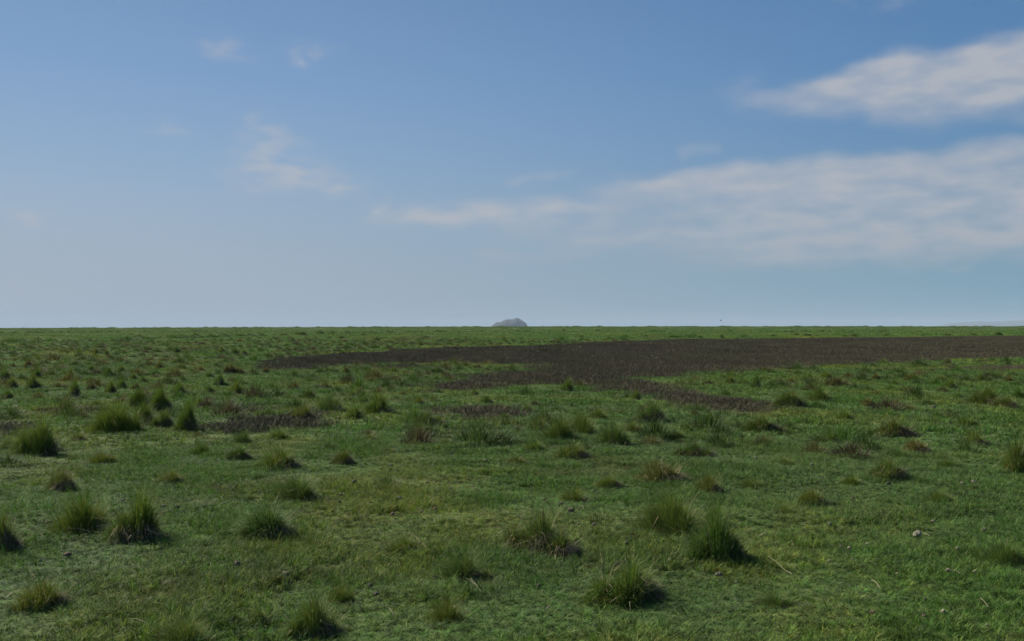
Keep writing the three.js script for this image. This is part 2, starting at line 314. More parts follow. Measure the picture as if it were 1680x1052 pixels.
// rough tufts of olive, rusty and dark growth all over the turf
{
  const rough = (seed) => { const B = new Blades(), q = rng(seed); for (let i = 0; i < 300; i++) { const a = q() * 6.283, r = .17 * Math.pow(q(), .6), v = .5 + .8 * q(); B.blade(Math.cos(a) * r - .02, .07 * (1 - r / .17), Math.sin(a) * r, a + (q() - .5) * 1.6, .1 + r * 5 * (.5 + .6 * q()), (.21 - r * .6) * (.4 + .8 * q()), .0055, .2 + q(), [v * (.9 + .25 * q()), v, v], (q() - .5) * 2); } return B.geometry(); };
  const spots = ring(13, 170, .62, 2, (x, z, d, t) => {
    const n = noise(x / 7 + 31, z / 9) + .6 * noise(x / 2.2, z / 3 + 18), left = smooth(4, -14, x) * smooth(14, 24, d);
    if (R() > (smooth(-.35, .8, n) * .5 + .06 + .16 * left) * smooth(170, 45, d) || brown(x, z) > .12) return null;
    grassColor(x, z, t);
    const u = R(), c = u < .22 ? [.150, .145, .040] : u < .32 ? [.118, .106, .046] : u < .75 ? [.088, .150, .030] : t, w = .5 + 1.3 * R() * R() + .3 * R(), v = .75 + .35 * R();
    return [x, z, w * (1 + d / 160), w * (.6 + .7 * R()), c[0] * v, c[1] * v, c[2] * v];
  });
  const rank = [];
  creeks.forEach((l, k) => {
    for (let i = 1; i < l.length; i++) {
      const [ax, az] = l[i - 1], [bx, bz] = l[i], n = Math.hypot(bx - ax, bz - az) / (k === 3 ? 1.6 : .8);
      for (let j = 0; j < n; j++) {
        const t = R(), d0 = Math.hypot(ax, az), w = d0 * .022, x = lerp(ax, bx, t) + (R() - .5) * w, z = lerp(az, bz, t) + (R() - .5) * w, d = Math.hypot(x, z);
        if (d > 700 || Math.abs(x) > -z * .6 || R() > smooth(-.55, .35, noise(x / 7 + k * 9, z / 22)) * (k === 2 ? .4 : .9)) continue;
        const v = .75 + .5 * R(), g = 1.4 + 2.2 * R(); rank.push([x, z, g * (k === 3 ? 4 : 2.4), g * 1.15, MG[0] * v, MG[1] * v, MG[2] * v]);
      }
    }
  });
  scatter('creek_grass', 'rank tall grass in long lines along the far creek edges and the horizon', 'grass', [rough(71), rough(72)], M.grass, rank);
  scatter('rough_tufts', 'low rough olive, rusty and dark growth dotted all over the grazed turf', 'grass', [rough(61), rough(62), rough(63), rough(64)], M.grass, spots);
}

// brown salt-marsh plants
{
  const stems = (seed, n, r, h, w) => {
    const B = new Blades(), q = rng(seed);
    for (let i = 0; i < n; i++) {
      const x = (q() * 2 - 1) * r, z = (q() * 2 - 1) * r, a = q() * 6.283, L = h * (.5 + .8 * q()), v = .72 + .55 * q(), c = [v * (.95 + .15 * q()), v, v * (.9 + .15 * q())];
      B.blade(x, -.01, z, a, .08 + .35 * q(), L, w, (q() - .3) * .4, c);
      for (let k = 0; k < 2; k++) B.blade(x + Math.cos(a) * L * .08, L * (.3 + .3 * q()), z + Math.sin(a) * L * .08, q() * 6.283, .4 + .5 * q(), L * (.3 + .3 * q()), w * .9, -.2, c);
    }
    return B.geometry();
  };
  const spot = (x, z, d) => {
    const b = brown(x, z); if (R() > b * 1.02) return null;
    const v = (.8 + .4 * R()) * (1 + .22 * noise(x / 4, z / 7)), g = smooth(.1, .7, noise(x / 6 + 8, z / 12)) * .35, h = (.75 + .45 * R()) * lerp(.6, 1, b);
    return [x, z, .85 + .3 * R(), h, .110 * v, lerp(.092, .118, g) * v, .049 * v];
  };
  scatter('brown_marsh_plants', 'dark brown leafless marsh plants in the broad patch across the middle distance', 'marsh plants', [stems(41, 230, .34, .15, .006), stems(42, 210, .34, .135, .0065)], M.brown, ring(14, 62, .32, 2, spot));
  scatter('far_brown_marsh_plants', 'dark brown marsh plants of the far right side of the patch', 'marsh plants', [stems(43, 300, .7, .17, .018)], M.brown, ring(62, 215, .85, 3, spot));
}

// ───────────── tussocks ─────────────
const GREEN = [.146, .232, .034], YELLOW = [.212, .250, .034], DEEP = [.114, .192, .032], OLIVE = [.212, .202, .046], BROWN = [.105, .076, .036], STRAW = [.34, .27, .14], GREY = [.15, .13, .09];
// A tussock half a metre across. Its stool is a lopsided cone; grass of the windward (left, -x) side runs down into the turf, dead leaves hang on the lee side.
function tussockParts(o) {
  const q = rng(o.seed), leaves = new Blades(), dead = new Blades(), HM = o.mound ?? .17, pos = [], col = [], idx = [], lobes = [[0, 0, 1]];
  for (let i = 0, k = 1 + Math.floor(q() * 4); i < k; i++) { const a = q() * 6.283, e = .1 + .15 * q(); lobes.push([Math.cos(a) * e, Math.sin(a) * e * .8, .28 + .42 * q()]); }
  let LX = 0, LZ = 0, LS = 1;
  const foot = (a) => LS * .2 * (1 + .42 * Math.cos(a - Math.PI) + .16 * noise(Math.cos(a) * 1.4 + o.seed, Math.sin(a) * 1.4) + .1 * noise(Math.cos(a) * 4 + o.seed, Math.sin(a) * 4)) * (o.spread ?? 1);
  const at = (a, r) => [LX + Math.cos(a) * foot(a) * r - .02, LS * HM * Math.pow(1 - r, .85) * (1 + .2 * noise(Math.cos(a) * r * 3 + o.seed, Math.sin(a) * r * 3)), LZ + Math.sin(a) * foot(a) * r];
  for (const [lx, lz, ls] of lobes) {
  [LX, LZ, LS] = [lx, lz, ls];
  const clumps = Array.from({ length: 9 }, () => [q() * 6.283, Math.sqrt(q()) * .8, (q() - .5) * 1.4, .75 + .5 * q()]);   // locks of leaves that lean together
  for (let i = 0; i < o.leaves * ls * .75; i++) {
    let a = q() * 6.283; const r = Math.pow(q(), .55) * (.55 + .55 * q() + .5 * q() * q()), lee = .5 + .5 * Math.cos(a - .5);   // 1 on the lee side
    if (lee > .6 && q() < .35) a += Math.PI;
    let [x, y, z] = at(a, Math.min(r, .99)); if (r > .99) { x = LX + (x - LX) * r; z = LZ + (z - LZ) * r; }
    let near = clumps[0], best = 9; for (const c of clumps) { const e = Math.hypot(Math.cos(c[0]) * c[1] - Math.cos(a) * r, Math.sin(c[0]) * c[1] - Math.sin(a) * r); if (e < best) { best = e; near = c; } }
    const v = .6 + .7 * q(), pick = o.colors[Math.floor(q() * q() * o.colors.length * .999)];
    const lean = .08 + r * (o.lean ?? .8) * (.4 + .8 * q());
    leaves.blade(x, y - .015, z, a + near[2] + (q() - .5) * 1.2, lean, (o.tall ?? .26) * (.45 + .55 * ls) * near[3] * (.3 + .8 * q()) * (1.35 - .8 * Math.min(r, 1)), o.w * (.7 + .5 * q()), .2 + q() * (o.bend ?? 1), pick.map((c) => c * v), (q() - .5) * 1.8);
  }
  for (let i = 0; i < o.dead * ls * .5; i++) {
    const a = .35 + (q() + q() + q() - 1.5) * 1.05, r = .35 + .6 * q(), [x, y, z] = at(a, r), v = .5 + .75 * q(), pick = q() < o.pale ? STRAW : q() < .6 ? BROWN : GREY;
    dead.blade(x, y, z, a + (q() - .5) * 1.3, .8 + .8 * q(), .1 + .14 * q(), o.w * .9, .5 + q() * 1.1, pick.map((c) => c * v), (q() - .5) * 1.5);
  }
  for (let i = 0; i < (o.stalks ?? 0); i++) { const a = q() * 6.283, [x, y, z] = at(a, q() * .8), v = .7 + .5 * q(); dead.blade(x, y, z, a, .3 + .9 * q(), .25 + .2 * q(), o.w * .8, .3 + .6 * q(), STRAW.map((c) => c * v)); }
  const n = o.far ? 9 : 22, k = o.far ? 4 : 9, p0 = pos.length / 3;
  for (let j = 0; j <= k; j++) for (let i = 0; i < n; i++) {
    const a = i / n * 6.2832, [x, y, z] = at(a, j / k * 1.02), v = .7 + .6 * q(), s = .94 + .1 * q();
    pos.push(x * s, j === k ? -.05 : y - .02, z * s); col.push(.085 * v, .084 * v, .03 * v);
    if (j < k) { const p = p0 + j * n + i, p2 = p0 + j * n + (i + 1) % n; idx.push(p, p2, p + n, p2, p2 + n, p + n); }
  }
  }
  const m = new THREE.BufferGeometry();
  m.setAttribute('position', new THREE.Float32BufferAttribute(pos, 3)); m.setAttribute('color', new THREE.Float32BufferAttribute(col, 3)); m.setIndex(idx); m.computeVertexNormals();
  return { leaves: leaves.geometry(), dead: o.dead ? dead.geometry() : null, stool: m };
}
const stoolMat = new THREE.MeshStandardMaterial({ name: 'peaty roots', vertexColors: true, roughness: 1 });
const tints = [[1, 1, 1], [1.06, 1.04, .92], [.85, .95, 1.05], [1.1, .98, .95]].map((c, i) => leafMat('tussock leaf ' + i, c));
const kinds = {};
function kind(name, o) {
  kinds[name] = [0, 1, 2, 3, 4, 5].map((k) => {
    const g = tussockParts({ ...o, seed: o.seed + k * 13 }), root = new THREE.Group();
    const add = (n, geo, mat) => { if (geo) { const m = new THREE.Mesh(geo, mat); m.name = n; root.add(m); } };
    add('leaf_tuft', g.leaves, tints[0]); add('dead_leaves', g.dead, M.straw); add('root_stool', g.stool, stoolMat);
    return root;
  });
}
kind('green', { seed: 100, leaves: 2300, w: .0046, dead: 420, pale: .2, stalks: 10, colors: [GREEN, DEEP, OLIVE, YELLOW], tall: .25 });
kind('dark', { seed: 200, leaves: 1700, w: .0046, dead: 800, pale: .1, stalks: 12, colors: [GREEN, OLIVE, DEEP, BROWN], tall: .22, mound: .2 });
kind('straw', { seed: 300, leaves: 1300, w: .0048, dead: 1100, pale: .7, stalks: 14, colors: [OLIVE, GREEN, BROWN], tall: .2, mound: .19 });
kind('soft', { seed: 400, leaves: 1900, w: .0042, dead: 160, pale: .25, stalks: 8, colors: [GREEN, OLIVE, DEEP, YELLOW], tall: .31, spread: 1.15, mound: .1, lean: .6, bend: .7 });
kind('rusty', { seed: 500, leaves: 1500, w: .0044, dead: 520, pale: .25, stalks: 8, colors: [GREEN, OLIVE, YELLOW, BROWN], tall: .25, mound: .13 });
kind('small', { seed: 600, leaves: 620, w: .010, dead: 200, pale: .12, colors: [GREEN, YELLOW, OLIVE], tall: .22, mound: .19, far: true });
kind('smallbrown', { seed: 700, leaves: 560, w: .010, dead: 260, pale: .06, colors: [OLIVE, BROWN, GREEN], tall: .2, mound: .17, far: true });
kind('tiny', { seed: 800, leaves: 200, w: .028, dead: 60, pale: .05, colors: [GREEN, OLIVE, DEEP], tall: .24, mound: .16, far: true });
let turn = 0;
function tussock(px, py, wpx, hpx, k, label, group, tint) {      // base centre, width and height as seen in the photograph
  const [x, z] = place(px, py), d = Math.hypot(x, z), W = wpx * d / F, H = hpx * d / F;
  const small = k === 'tiny' || k.startsWith('small'), o = kinds[k][turn++ % 6].clone();
  o.position.set(x, land(x, z) - .012, z); o.rotation.y = (R() - .5) * 1.5; o.scale.set(W / .5, H / (small ? .28 : .375), W / (small ? .56 : .58));
  const t = tint ?? turn % 4; o.children[0].material = tints[t];
  return tag(o, 'grass_tussock', label, 'tussock', group);
}
const near = [
  [235, 890, 98, 80, 'green', 'large green tussock with dark foot, left of centre foreground beside scattered soil crumbs', 1], [447, 884, 98, 66, 'green', 'broad green tussock with blue-grey litter under its right side'],
  [893, 905, 104, 72, 'dark', 'dark brown-footed tussock casting a pointed shadow, middle of the foreground', 0], [1112, 884, 100, 78, 'soft', 'tall airy green tussock just behind a brown-footed one, right of centre'],
  [1182, 928, 100, 92, 'green', 'tall tussock with brown hollow foot, in front of the airy one right of centre', 2], [1040, 986, 120, 78, 'green', 'wide green tussock with arching dry stalks, nearest one right of centre', 0],
  [78, 1000, 84, 64, 'rusty', 'small olive and brown tussock in the lower left corner area', 3], [6, 906, 62, 66, 'dark', 'dark tussock cut by the left picture edge in the foreground', 0],
  [140, 876, 78, 66, 'soft', 'soft low green tussock behind the large one on the left'], [74, 748, 70, 66, 'green', 'bright green bushy tussock near the left edge, at middle height', 1],
  [102, 805, 54, 42, 'dark', 'small dark brown tussock below the bushy one on the left edge', 3], [286, 797, 46, 32, 'rusty', 'low brown tussock left of the orange-tinged green one', 3],
  [466, 768, 70, 50, 'rusty', 'olive tussock with brownish centre, behind the broad green pair on the left'], [488, 818, 82, 48, 'soft', 'green spreading tussock above the broad one with litter'],
  [522, 1038, 86, 76, 'green', 'dark green tussock with pale stalks at the bottom edge of the picture', 0], [428, 1018, 42, 36, 'dark', 'small dark brown tussock left of the one at the bottom edge', 0],
  [738, 1018, 70, 50, 'soft', 'thin green tussock near the bottom edge left of centre', 3], [768, 944, 78, 50, 'soft', 'low tussock with trailing leaves left of the dark pointed-shadow one', 2],
  [668, 900, 60, 36, 'rusty', 'low orange-green tuft on open turf in the centre foreground', 1], [946, 822, 62, 38, 'rusty', 'low olive-topped tussock behind the dark pointed-shadow one', 1],
  [1080, 790, 72, 48, 'straw', 'tussock with a pale straw skirt, the palest in the field', 0], [1166, 812, 50, 44, 'rusty', 'brown-centred tussock right of the pale straw one', 3],
  [1003, 797, 52, 30, 'rusty', 'low brownish tuft left of the pale straw tussock', 0], [1462, 790, 74, 38, 'dark', 'tussock with a dark hollow under green blades, right side', 0],
  [1336, 828, 52, 38, 'rusty', 'rust-brown tuft on the open turf, right of centre', 3], [1470, 714, 62, 30, 'dark', 'flat dark tussock behind the hollow one on the right', 3],
  [1500, 746, 38, 28, 'straw', 'small orange-brown withered tuft behind the hollow tussock', 3], [1672, 778, 56, 60, 'dark', 'tall dark tussock at the right picture edge', 1],
  [1255, 708, 52, 32, 'dark', 'dark rounded tussock right of the brown strip tail', 0], [1076, 694, 50, 40, 'dark', 'dark pointed tussock with pale stalks at its foot, behind the pale straw one', 2],
  [945, 753, 62, 36, 'rusty', 'wide brownish tussock in front of the drift of long grass', 0], [888, 712, 46, 42, 'rusty', 'brown-hearted tussock left in the drift of long grass', 0],
  [1142, 750, 50, 30, 'dark', 'flattened tussock with pale litter right of the drift of long grass', 2], [960, 716, 60, 46, 'soft', 'tall soft tussock at the back of the drift of long grass', 0],
  [1010, 734, 60, 44, 'soft', 'tall soft tussock at the right of the drift of long grass', 2], [926, 728, 58, 46, 'soft', 'tall soft tussock in the middle of the drift of long grass', 0],
  [626, 682, 60, 38, 'green', 'round tussock with a pale stalk, standing on the turf below the brown band', 1], [545, 677, 46, 34, 'soft', 'green tussock left of the round one below the brown band', 2],
  [704, 697, 40, 30, 'dark', 'dark slanting tussock between two brown strips', 0], [690, 718, 50, 34, 'soft', 'grey-green tussock in front of the dark slanting one', 2],
  [397, 757, 38, 28, 'dark', 'small dark tussock with pale stalks above the orange-tinged one', 2], [402, 732, 36, 28, 'soft', 'green tuft behind the small dark one with pale stalks', 2],
  [500, 692, 44, 36, 'rusty', 'purplish brown tussock on the left brown strip', 3], [232, 672, 36, 40, 'green', 'left one of two tall green-topped tussocks in the left cluster', 1],
  [267, 676, 36, 46, 'green', 'right one of two tall green-topped tussocks in the left cluster', 1], [198, 708, 70, 56, 'soft', 'wide pale green tussock in front of the left cluster', 1],
  [240, 698, 42, 42, 'green', 'middle tussock of the left cluster', 1], [272, 703, 36, 34, 'dark', 'dark low tussock of the left cluster', 0], [312, 708, 40, 50, 'green', 'right end tussock of the left cluster, with a grey shaded side', 1],
  [1302, 670, 54, 30, 'green', 'rounded tussock at the edge of the turf below the brown band, right of the tail', 3], [1348, 662, 44, 28, 'soft', 'slanting green tussock beside the rounded one right of the tail', 0],
  [1625, 667, 46, 32, 'green', 'pointed green tussock near the right edge below the brown band', 3], [1654, 672, 40, 22, 'dark', 'low dark tussock just right of the pointed one near the right edge', 3],
  [934, 641, 28, 22, 'small', 'dark upright tussock on the green tongue below the brown band', 0], [1045, 657, 24, 16, 'small', 'small green tussock beside the tail of the brown patch', 0],
  [1652, 932, 66, 40, 'soft', 'low tussock with fallen straw at the right picture edge', 2], [1276, 1003, 56, 26, 'soft', 'flat blue-green tuft in the right foreground', 2],
  [850, 762, 40, 22, 'rusty', 'small brownish tuft left of the drift of long grass', 3], [568, 760, 40, 30, 'dark', 'dark tuft near two pale soil clods, left of centre', 3],
  [310, 1050, 90, 50, 'soft', 'wide grass tuft cut by the bottom edge on the left', 1], [560, 985, 44, 44, 'soft', 'olive tuft behind the dark one at the bottom edge', 1], [800, 945, 30, 22, 'rusty', 'tiny tuft right beside the low one with trailing leaves', 3],
  [1180, 870, 46, 40, 'soft', 'upright grass tuft right of the tall airy tussock', 0], [640, 800, 60, 22, 'soft', 'flat low tuft among scattered clods in the middle foreground', 2], [1545, 830, 50, 26, 'soft', 'low green tuft left of two pale clods on the right', 0],
];
for (const [x, y, w, h, k, label, t] of near) tussock(x, y, w, h, k, label, null, t);
const third = (x, w) => (x < 560 ? 'left' : x < 1120 ? 'central' : 'right') + ' ' + w;
for (const [x, y, w, h, b] of [[131, 582, 10, 9], [158, 584, 11, 10], [176, 585, 10, 10], [140, 591, 14, 9], [185, 592, 10, 8], [47, 603, 15, 14, 1], [22, 603, 12, 9, 1], [102, 603, 12, 8, 1], [10, 629, 26, 20], [20, 641, 22, 18], [55, 642, 26, 22], [67, 615, 14, 10], [62, 623, 18, 14], [117, 626, 20, 16], [150, 612, 14, 12], [200, 614, 16, 11], [180, 619, 20, 16], [185, 648, 24, 20], [202, 641, 18, 18], [124, 655, 26, 26], [152, 643, 20, 14, 1], [220, 625, 16, 12], [236, 629, 18, 13], [262, 608, 16, 13, 1], [262, 641, 20, 18, 1], [243, 652, 18, 14, 1], [225, 642, 20, 13, 1], [260, 581, 10, 6], [290, 581, 18, 10], [308, 583, 12, 7], [302, 594, 10, 6], [365, 581, 18, 10], [387, 583, 16, 12], [401, 585, 13, 10], [380, 614, 24, 18, 1], [396, 614, 18, 12, 1], [363, 634, 22, 19], [390, 650, 30, 25], [418, 638, 16, 14], [296, 650, 26, 20], [344, 646, 20, 13], [330, 610, 18, 10, 1], [15, 655, 26, 14], [65, 658, 22, 14, 1], [345, 620, 16, 9], [300, 625, 18, 10], [440, 650, 26, 14, 1], [330, 672, 26, 16], [90, 590, 14, 8]]) tussock(x, y, w, h, b ? 'smallbrown' : 'small', `small ${b ? 'brownish' : 'green'} tussock in the ${y > 620 ? 'nearer' : 'farther'} scattered field ${x < 160 ? 'by the left edge' : 'left of the brown patch'}`, `${b ? 'brownish' : 'green'} tussocks of the ${y > 620 ? 'nearer' : 'farther'} field ${x < 160 ? 'by the left edge' : 'left of the brown patch'}`);
for (const [x, y, w, h, b] of [[438, 613, 14, 12, 1], [485, 640, 26, 16, 1], [422, 641, 14, 14], [535, 638, 26, 14, 1], [465, 637, 20, 10], [570, 617, 16, 14, 1], [538, 612, 16, 10, 1], [632, 610, 18, 10], [648, 614, 18, 12], [610, 620, 28, 12], [662, 649, 20, 10, 1], [645, 640, 26, 10, 1], [780, 650, 20, 9], [700, 655, 18, 9], [580, 650, 22, 10], [800, 665, 24, 14], [690, 665, 28, 16], [510, 655, 28, 15], [585, 688, 36, 20], [600, 665, 26, 16]]) tussock(x, y, w, h, b ? 'smallbrown' : 'small', `small ${b ? 'brownish' : 'green'} tussock ${y > 630 ? 'well' : 'just'} in front of the narrow left end of the brown band`, `${b ? 'brownish' : 'green'} tussocks ${y > 630 ? 'well' : 'just'} in front of the brown band`);
for (const [x, y, w, h] of [[10, 563, 20, 7], [45, 562, 14, 6], [67, 562, 18, 6], [90, 562, 16, 7], [185, 560, 12, 6], [210, 559, 10, 5], [230, 557, 26, 8], [295, 555, 20, 7], [322, 554, 16, 8], [345, 553, 16, 5], [410, 552, 22, 6], [427, 551.5, 18, 5], [465, 551, 14, 5], [497, 550, 14, 6], [527, 548, 14, 6], [545, 547.5, 12, 6], [572, 547, 20, 5], [610, 546.5, 22, 4], [645, 546, 24, 4], [115, 561, 14, 4], [265, 556, 12, 5], [375, 552.5, 16, 4]]) tussock(x, y, w, h, 'tiny', 'dark tussock in the long row edging the far creek on the left', 'tussocks along the far creek on the left');
for (const [x, y, w, h] of [[252, 566, 10, 5], [280, 565, 9, 5], [480, 561, 8, 6], [510, 561, 12, 5], [620, 559, 14, 7], [652, 559, 12, 5], [690, 568, 12, 9], [780, 563, 14, 5], [790, 567, 8, 5], [582, 570, 12, 5], [622, 571, 8, 6], [472, 577, 22, 9], [562, 581, 14, 7], [530, 573, 12, 6], [640, 562, 10, 5], [712, 566, 12, 4], [735, 566, 14, 5], [805, 566, 12, 4], [830, 562, 12, 5], [452, 586, 16, 8], [560, 556, 14, 5], [700, 556, 16, 5], [598, 551, 14, 4]]) tussock(x, y, w, h, 'tiny', 'tiny dark tussock on the far green strip behind the brown band', 'tiny tussocks behind the brown band');
for (const [x, y, w, h] of [[915, 565, 16, 8], [920, 566, 8, 4], [990, 565, 12, 4], [875, 563, 26, 6], [955, 554, 8, 4], [1000, 556, 10, 4], [1060, 553, 8, 4], [1148, 555, 8, 5], [1184, 554, 10, 6], [1225, 552, 10, 4], [1327, 552, 16, 4], [1308, 551, 12, 4], [1387, 553, 12, 4], [1402, 553, 12, 5], [1515, 551, 8, 4], [1555, 550.5, 12, 4], [1640, 550, 10, 6], [983, 543, 14, 3], [1453, 543, 18, 2.5], [850, 544, 18, 3], [925, 543, 14, 3], [1105, 553, 10, 3], [1270, 553, 12, 4], [1600, 550, 12, 3], [1060, 546, 12, 2.5], [1350, 543.5, 14, 2], [1250, 545, 14, 2.5]]) tussock(x, y, w, h, 'tiny', 'tiny dark tussock on the green strip beyond the right part of the brown patch', 'tiny tussocks beyond the brown patch');
for (const [x, y, w, h, b] of [[1200, 631, 22, 14], [1165, 633, 16, 10, 1], [1222, 631, 22, 9], [1243, 638, 18, 22], [1136, 633, 14, 10], [1280, 629, 20, 12, 1], [1300, 629, 18, 11, 1], [1322, 624, 16, 10], [1358, 621, 22, 10], [1418, 619, 20, 13, 1], [1439, 625, 18, 14, 1], [1408, 626, 12, 7, 1], [1500, 626, 30, 14, 1], [1497, 647, 20, 12, 1], [1562, 640, 24, 15], [1575, 655, 24, 10], [1610, 627, 18, 14], [1622, 625, 22, 9, 1], [1657, 626, 20, 11, 1], [1672, 655, 20, 16], [1438, 650, 26, 8, 1], [1450, 596.5, 20, 7], [1480, 612, 18, 9], [1568, 607, 22, 8, 1], [1545, 628, 24, 11], [1470, 635, 22, 9], [1425, 668, 28, 12, 1], [1380, 630, 20, 9, 1], [1255, 622, 22, 7], [1590, 700, 40, 18], [1390, 690, 34, 16], [1540, 690, 36, 14], [1605, 725, 44, 20], [1365, 725, 38, 18]]) tussock(x, y, w, h, b ? 'smallbrown' : 'small', `small ${b ? 'brownish' : 'green'} tussock ${y > 640 ? 'some way' : 'just'} in front of the brown patch, ${x > 1450 ? 'towards the right edge' : 'right of its tail'}`, `${b ? 'brownish' : 'green'} tussocks ${y > 640 ? 'some way' : 'just'} in front of the patch ${x > 1450 ? 'towards the right edge' : 'right of its tail'}`);
for (const [x, y, w, h, b] of [[770, 720, 36, 16], [735, 735, 30, 14, 1], [610, 725, 36, 18, 1], [640, 745, 34, 14, 1], [460, 725, 40, 22], [335, 745, 40, 24], [170, 760, 40, 24], [20, 735, 36, 30, 1], [130, 722, 36, 20, 1], [830, 690, 30, 18, 1], [865, 675, 26, 16], [1130, 712, 36, 16], [1190, 700, 30, 14], [1110, 725, 30, 18], [1040, 712, 36, 24], [985, 690, 30, 20], [880, 740, 34, 20], [1200, 770, 36, 16, 1], [1240, 800, 40, 18], [1290, 770, 38, 18], [1400, 800, 40, 18], [1560, 770, 44, 18], [1290, 850, 40, 20]]) tussock(x, y, w, h, b ? 'rusty' : 'soft', `low loose ${b ? 'brownish' : 'green'} tuft of grass in the ${third(x, 'middle distance')}`, `low ${b ? 'brownish' : 'green'} tufts in the ${third(x, 'middle distance')}`);

// ───────────── clods of dry soil and dung ─────────────
const clodMat = new THREE.MeshStandardMaterial({ name: 'dry clod', vertexColors: true, roughness: .95 });
const clodShapes = [0, 1, 2, 3, 4, 5].map((k) => {
  const g = new THREE.IcosahedronGeometry(1, 4), p = g.attributes.position, col = new Float32Array(p.count * 3), v = new THREE.Vector3();
  const base = [[.18, .158, .098], [.155, .138, .09], [.22, .192, .122], [.11, .094, .058], [.26, .235, .155], [.18, .122, .07]][k];
  for (let i = 0; i < p.count; i++) {
    v.fromBufferAttribute(p, i);
    const s = 1 + .3 * noise(v.x * 1.3 + k * 7, v.y * 1.3 + v.z * 1.7) + .16 * noise(v.x * 3.4 - k, v.z * 3.4 + v.y * 2.6) + .06 * noise(v.x * 9, v.z * 9 + v.y * 8), t = .85 + .3 * noise(v.x * 5 + k, v.y * 5 + v.z * 4);
    p.setXYZ(i, v.x * s, Math.max(-.4, v.y * s * .68 * (1 + .25 * v.x)), v.z * s * .8); col.set(base.map((c) => c * t), i * 3);
  }
  g.setAttribute('color', new THREE.BufferAttribute(col, 3)); g.deleteAttribute('uv'); g.computeVertexNormals();
  return g;
});
function clod(px, py, wpx, k, label, group) {
  const [x, z] = place(px, py), r = wpx * Math.hypot(x, z) / F / 2.3, o = new THREE.Mesh(clodShapes[k], clodMat);
  o.position.set(x, land(x, z) + .038 + r * .12, z); o.rotation.y = px * 1.7; o.scale.setScalar(r);
  return tag(o, 'soil_clod', label, 'clod', group);
}
for (const [x, y, w, k, label] of [
  [1505, 884, 17, 4, 'largest clod, a flat grey slab on the open turf at right'], [1099, 938, 10, 4, 'pale round clod right of the wide tussock with arching stalks'], [1179, 960, 12, 1, 'grey-brown slanted clod in front of the brown hollow tussock'],
  [111, 921, 13, 5, 'reddish brown clod alone in the left foreground'], [977, 1037, 8, 3, 'brown upright clod at the bottom edge right of centre'], [1432, 1025, 11, 5, 'brown rounded clod near the bottom edge at right'],
  [1548, 1017, 9, 4, 'pale clod near the bottom edge at far right'], [975, 807, 7, 4, 'small pale clod left of the pale straw tussock'], [937, 851, 14, 5, 'crumbly brown clod behind the dark pointed-shadow tussock'],
  [1599, 809, 10, 4, 'cream clod, right one of a pair near the right edge'], [1579, 809, 8, 1, 'brown clod, left one of a pair near the right edge'], [557, 832, 9, 1, 'grey clod right of the broad green tussock'],
  [656, 829, 9, 1, 'grey-brown clod in the middle foreground, beside a flat low tuft'], [617, 979, 10, 3, 'dark brown clod right of the olive tuft at the bottom'], [713, 947, 7, 3, 'dark clod left of the low tussock with trailing leaves'],
  [467, 946, 14, 2, 'broad pale clod left of the bottom-edge tussock'], [302, 939, 10, 3, 'dark clod left end of a loose line of crumbs at left'], [388, 936, 14, 3, 'dark clod right end of a loose line of crumbs at left'],
  [1556, 953, 10, 2, 'brown clod with a straw lying beside it at right'], [641, 770, 8, 2, 'pale clod pair member in the left middle ground'], [796, 762, 8, 2, 'pale-rimmed clod alone left of the long grass drift'], [1532, 676, 8, 2, 'pale stone-like clod far right below the brown patch'],
]) clod(x, y, w, k, label);
const many = [[268, 842, 9, 2], [291, 844, 9, 3], [280, 852, 6, 4], [201, 834, 7, 1], [322, 940, 7, 3], [406, 927, 6, 2], [364, 799, 6, 3], [358, 809, 7, 3], [66, 933, 7, 4], [78, 936, 5, 4], [538, 824, 9, 1], [560, 818, 8, 1], [581, 803, 12, 3], [601, 822, 7, 2], [608, 837, 7, 5], [644, 850, 9, 5], [714, 846, 8, 5], [691, 851, 7, 1], [739, 807, 8, 1], [777, 802, 6, 5], [477, 974, 6, 3], [607, 965, 9, 3], [624, 877, 5, 2], [640, 925, 7, 1], [810, 904, 6, 1], [796, 895, 5, 2], [920, 839, 8, 3], [894, 827, 6, 3], [950, 875, 7, 5], [975, 877, 9, 1], [1028, 908, 10, 3], [1208, 970, 6, 2], [883, 963, 7, 3], [1047, 830, 5, 2], [857, 925, 4, 4], [1362, 871, 8, 4], [1400, 826, 7, 3], [1458, 807, 8, 3], [1531, 865, 8, 1], [1470, 861, 7, 5], [1394, 914, 9, 2], [1380, 910, 6, 2], [1423, 906, 7, 4], [1510, 928, 5, 3], [1472, 957, 6, 2], [1516, 1025, 7, 5], [1615, 880, 8, 1], [1570, 910, 8, 2], [1518, 991, 6, 1], [1551, 997, 5, 4], [1361, 937, 6, 4], [1399, 936, 5, 4], [1620, 1042, 6, 2], [637, 750, 6, 3], [740, 748, 6, 3], [590, 757, 5, 3], [846, 668, 4, 4], [841, 721, 4, 4], [1240, 760, 5, 4], [1332, 776, 7, 2], [1407, 695, 6, 2], [950, 847, 6, 5], [1600, 960, 7, 2], [1440, 880, 5, 2], [1300, 890, 5, 5], [700, 800, 6, 2], [520, 800, 6, 3], [760, 830, 5, 1]];
for (const [x, y, w, k] of many) { const c = ['brown', 'grey-brown', 'pale brown', 'dark brown', 'cream', 'reddish brown'][k], p = third(x, y < 790 ? 'middle ground' : 'foreground'); clod(x, y, w, k, `small ${c} clod strewn on the grazed turf of the ${p}`, `${c} clods of the ${p}`); }

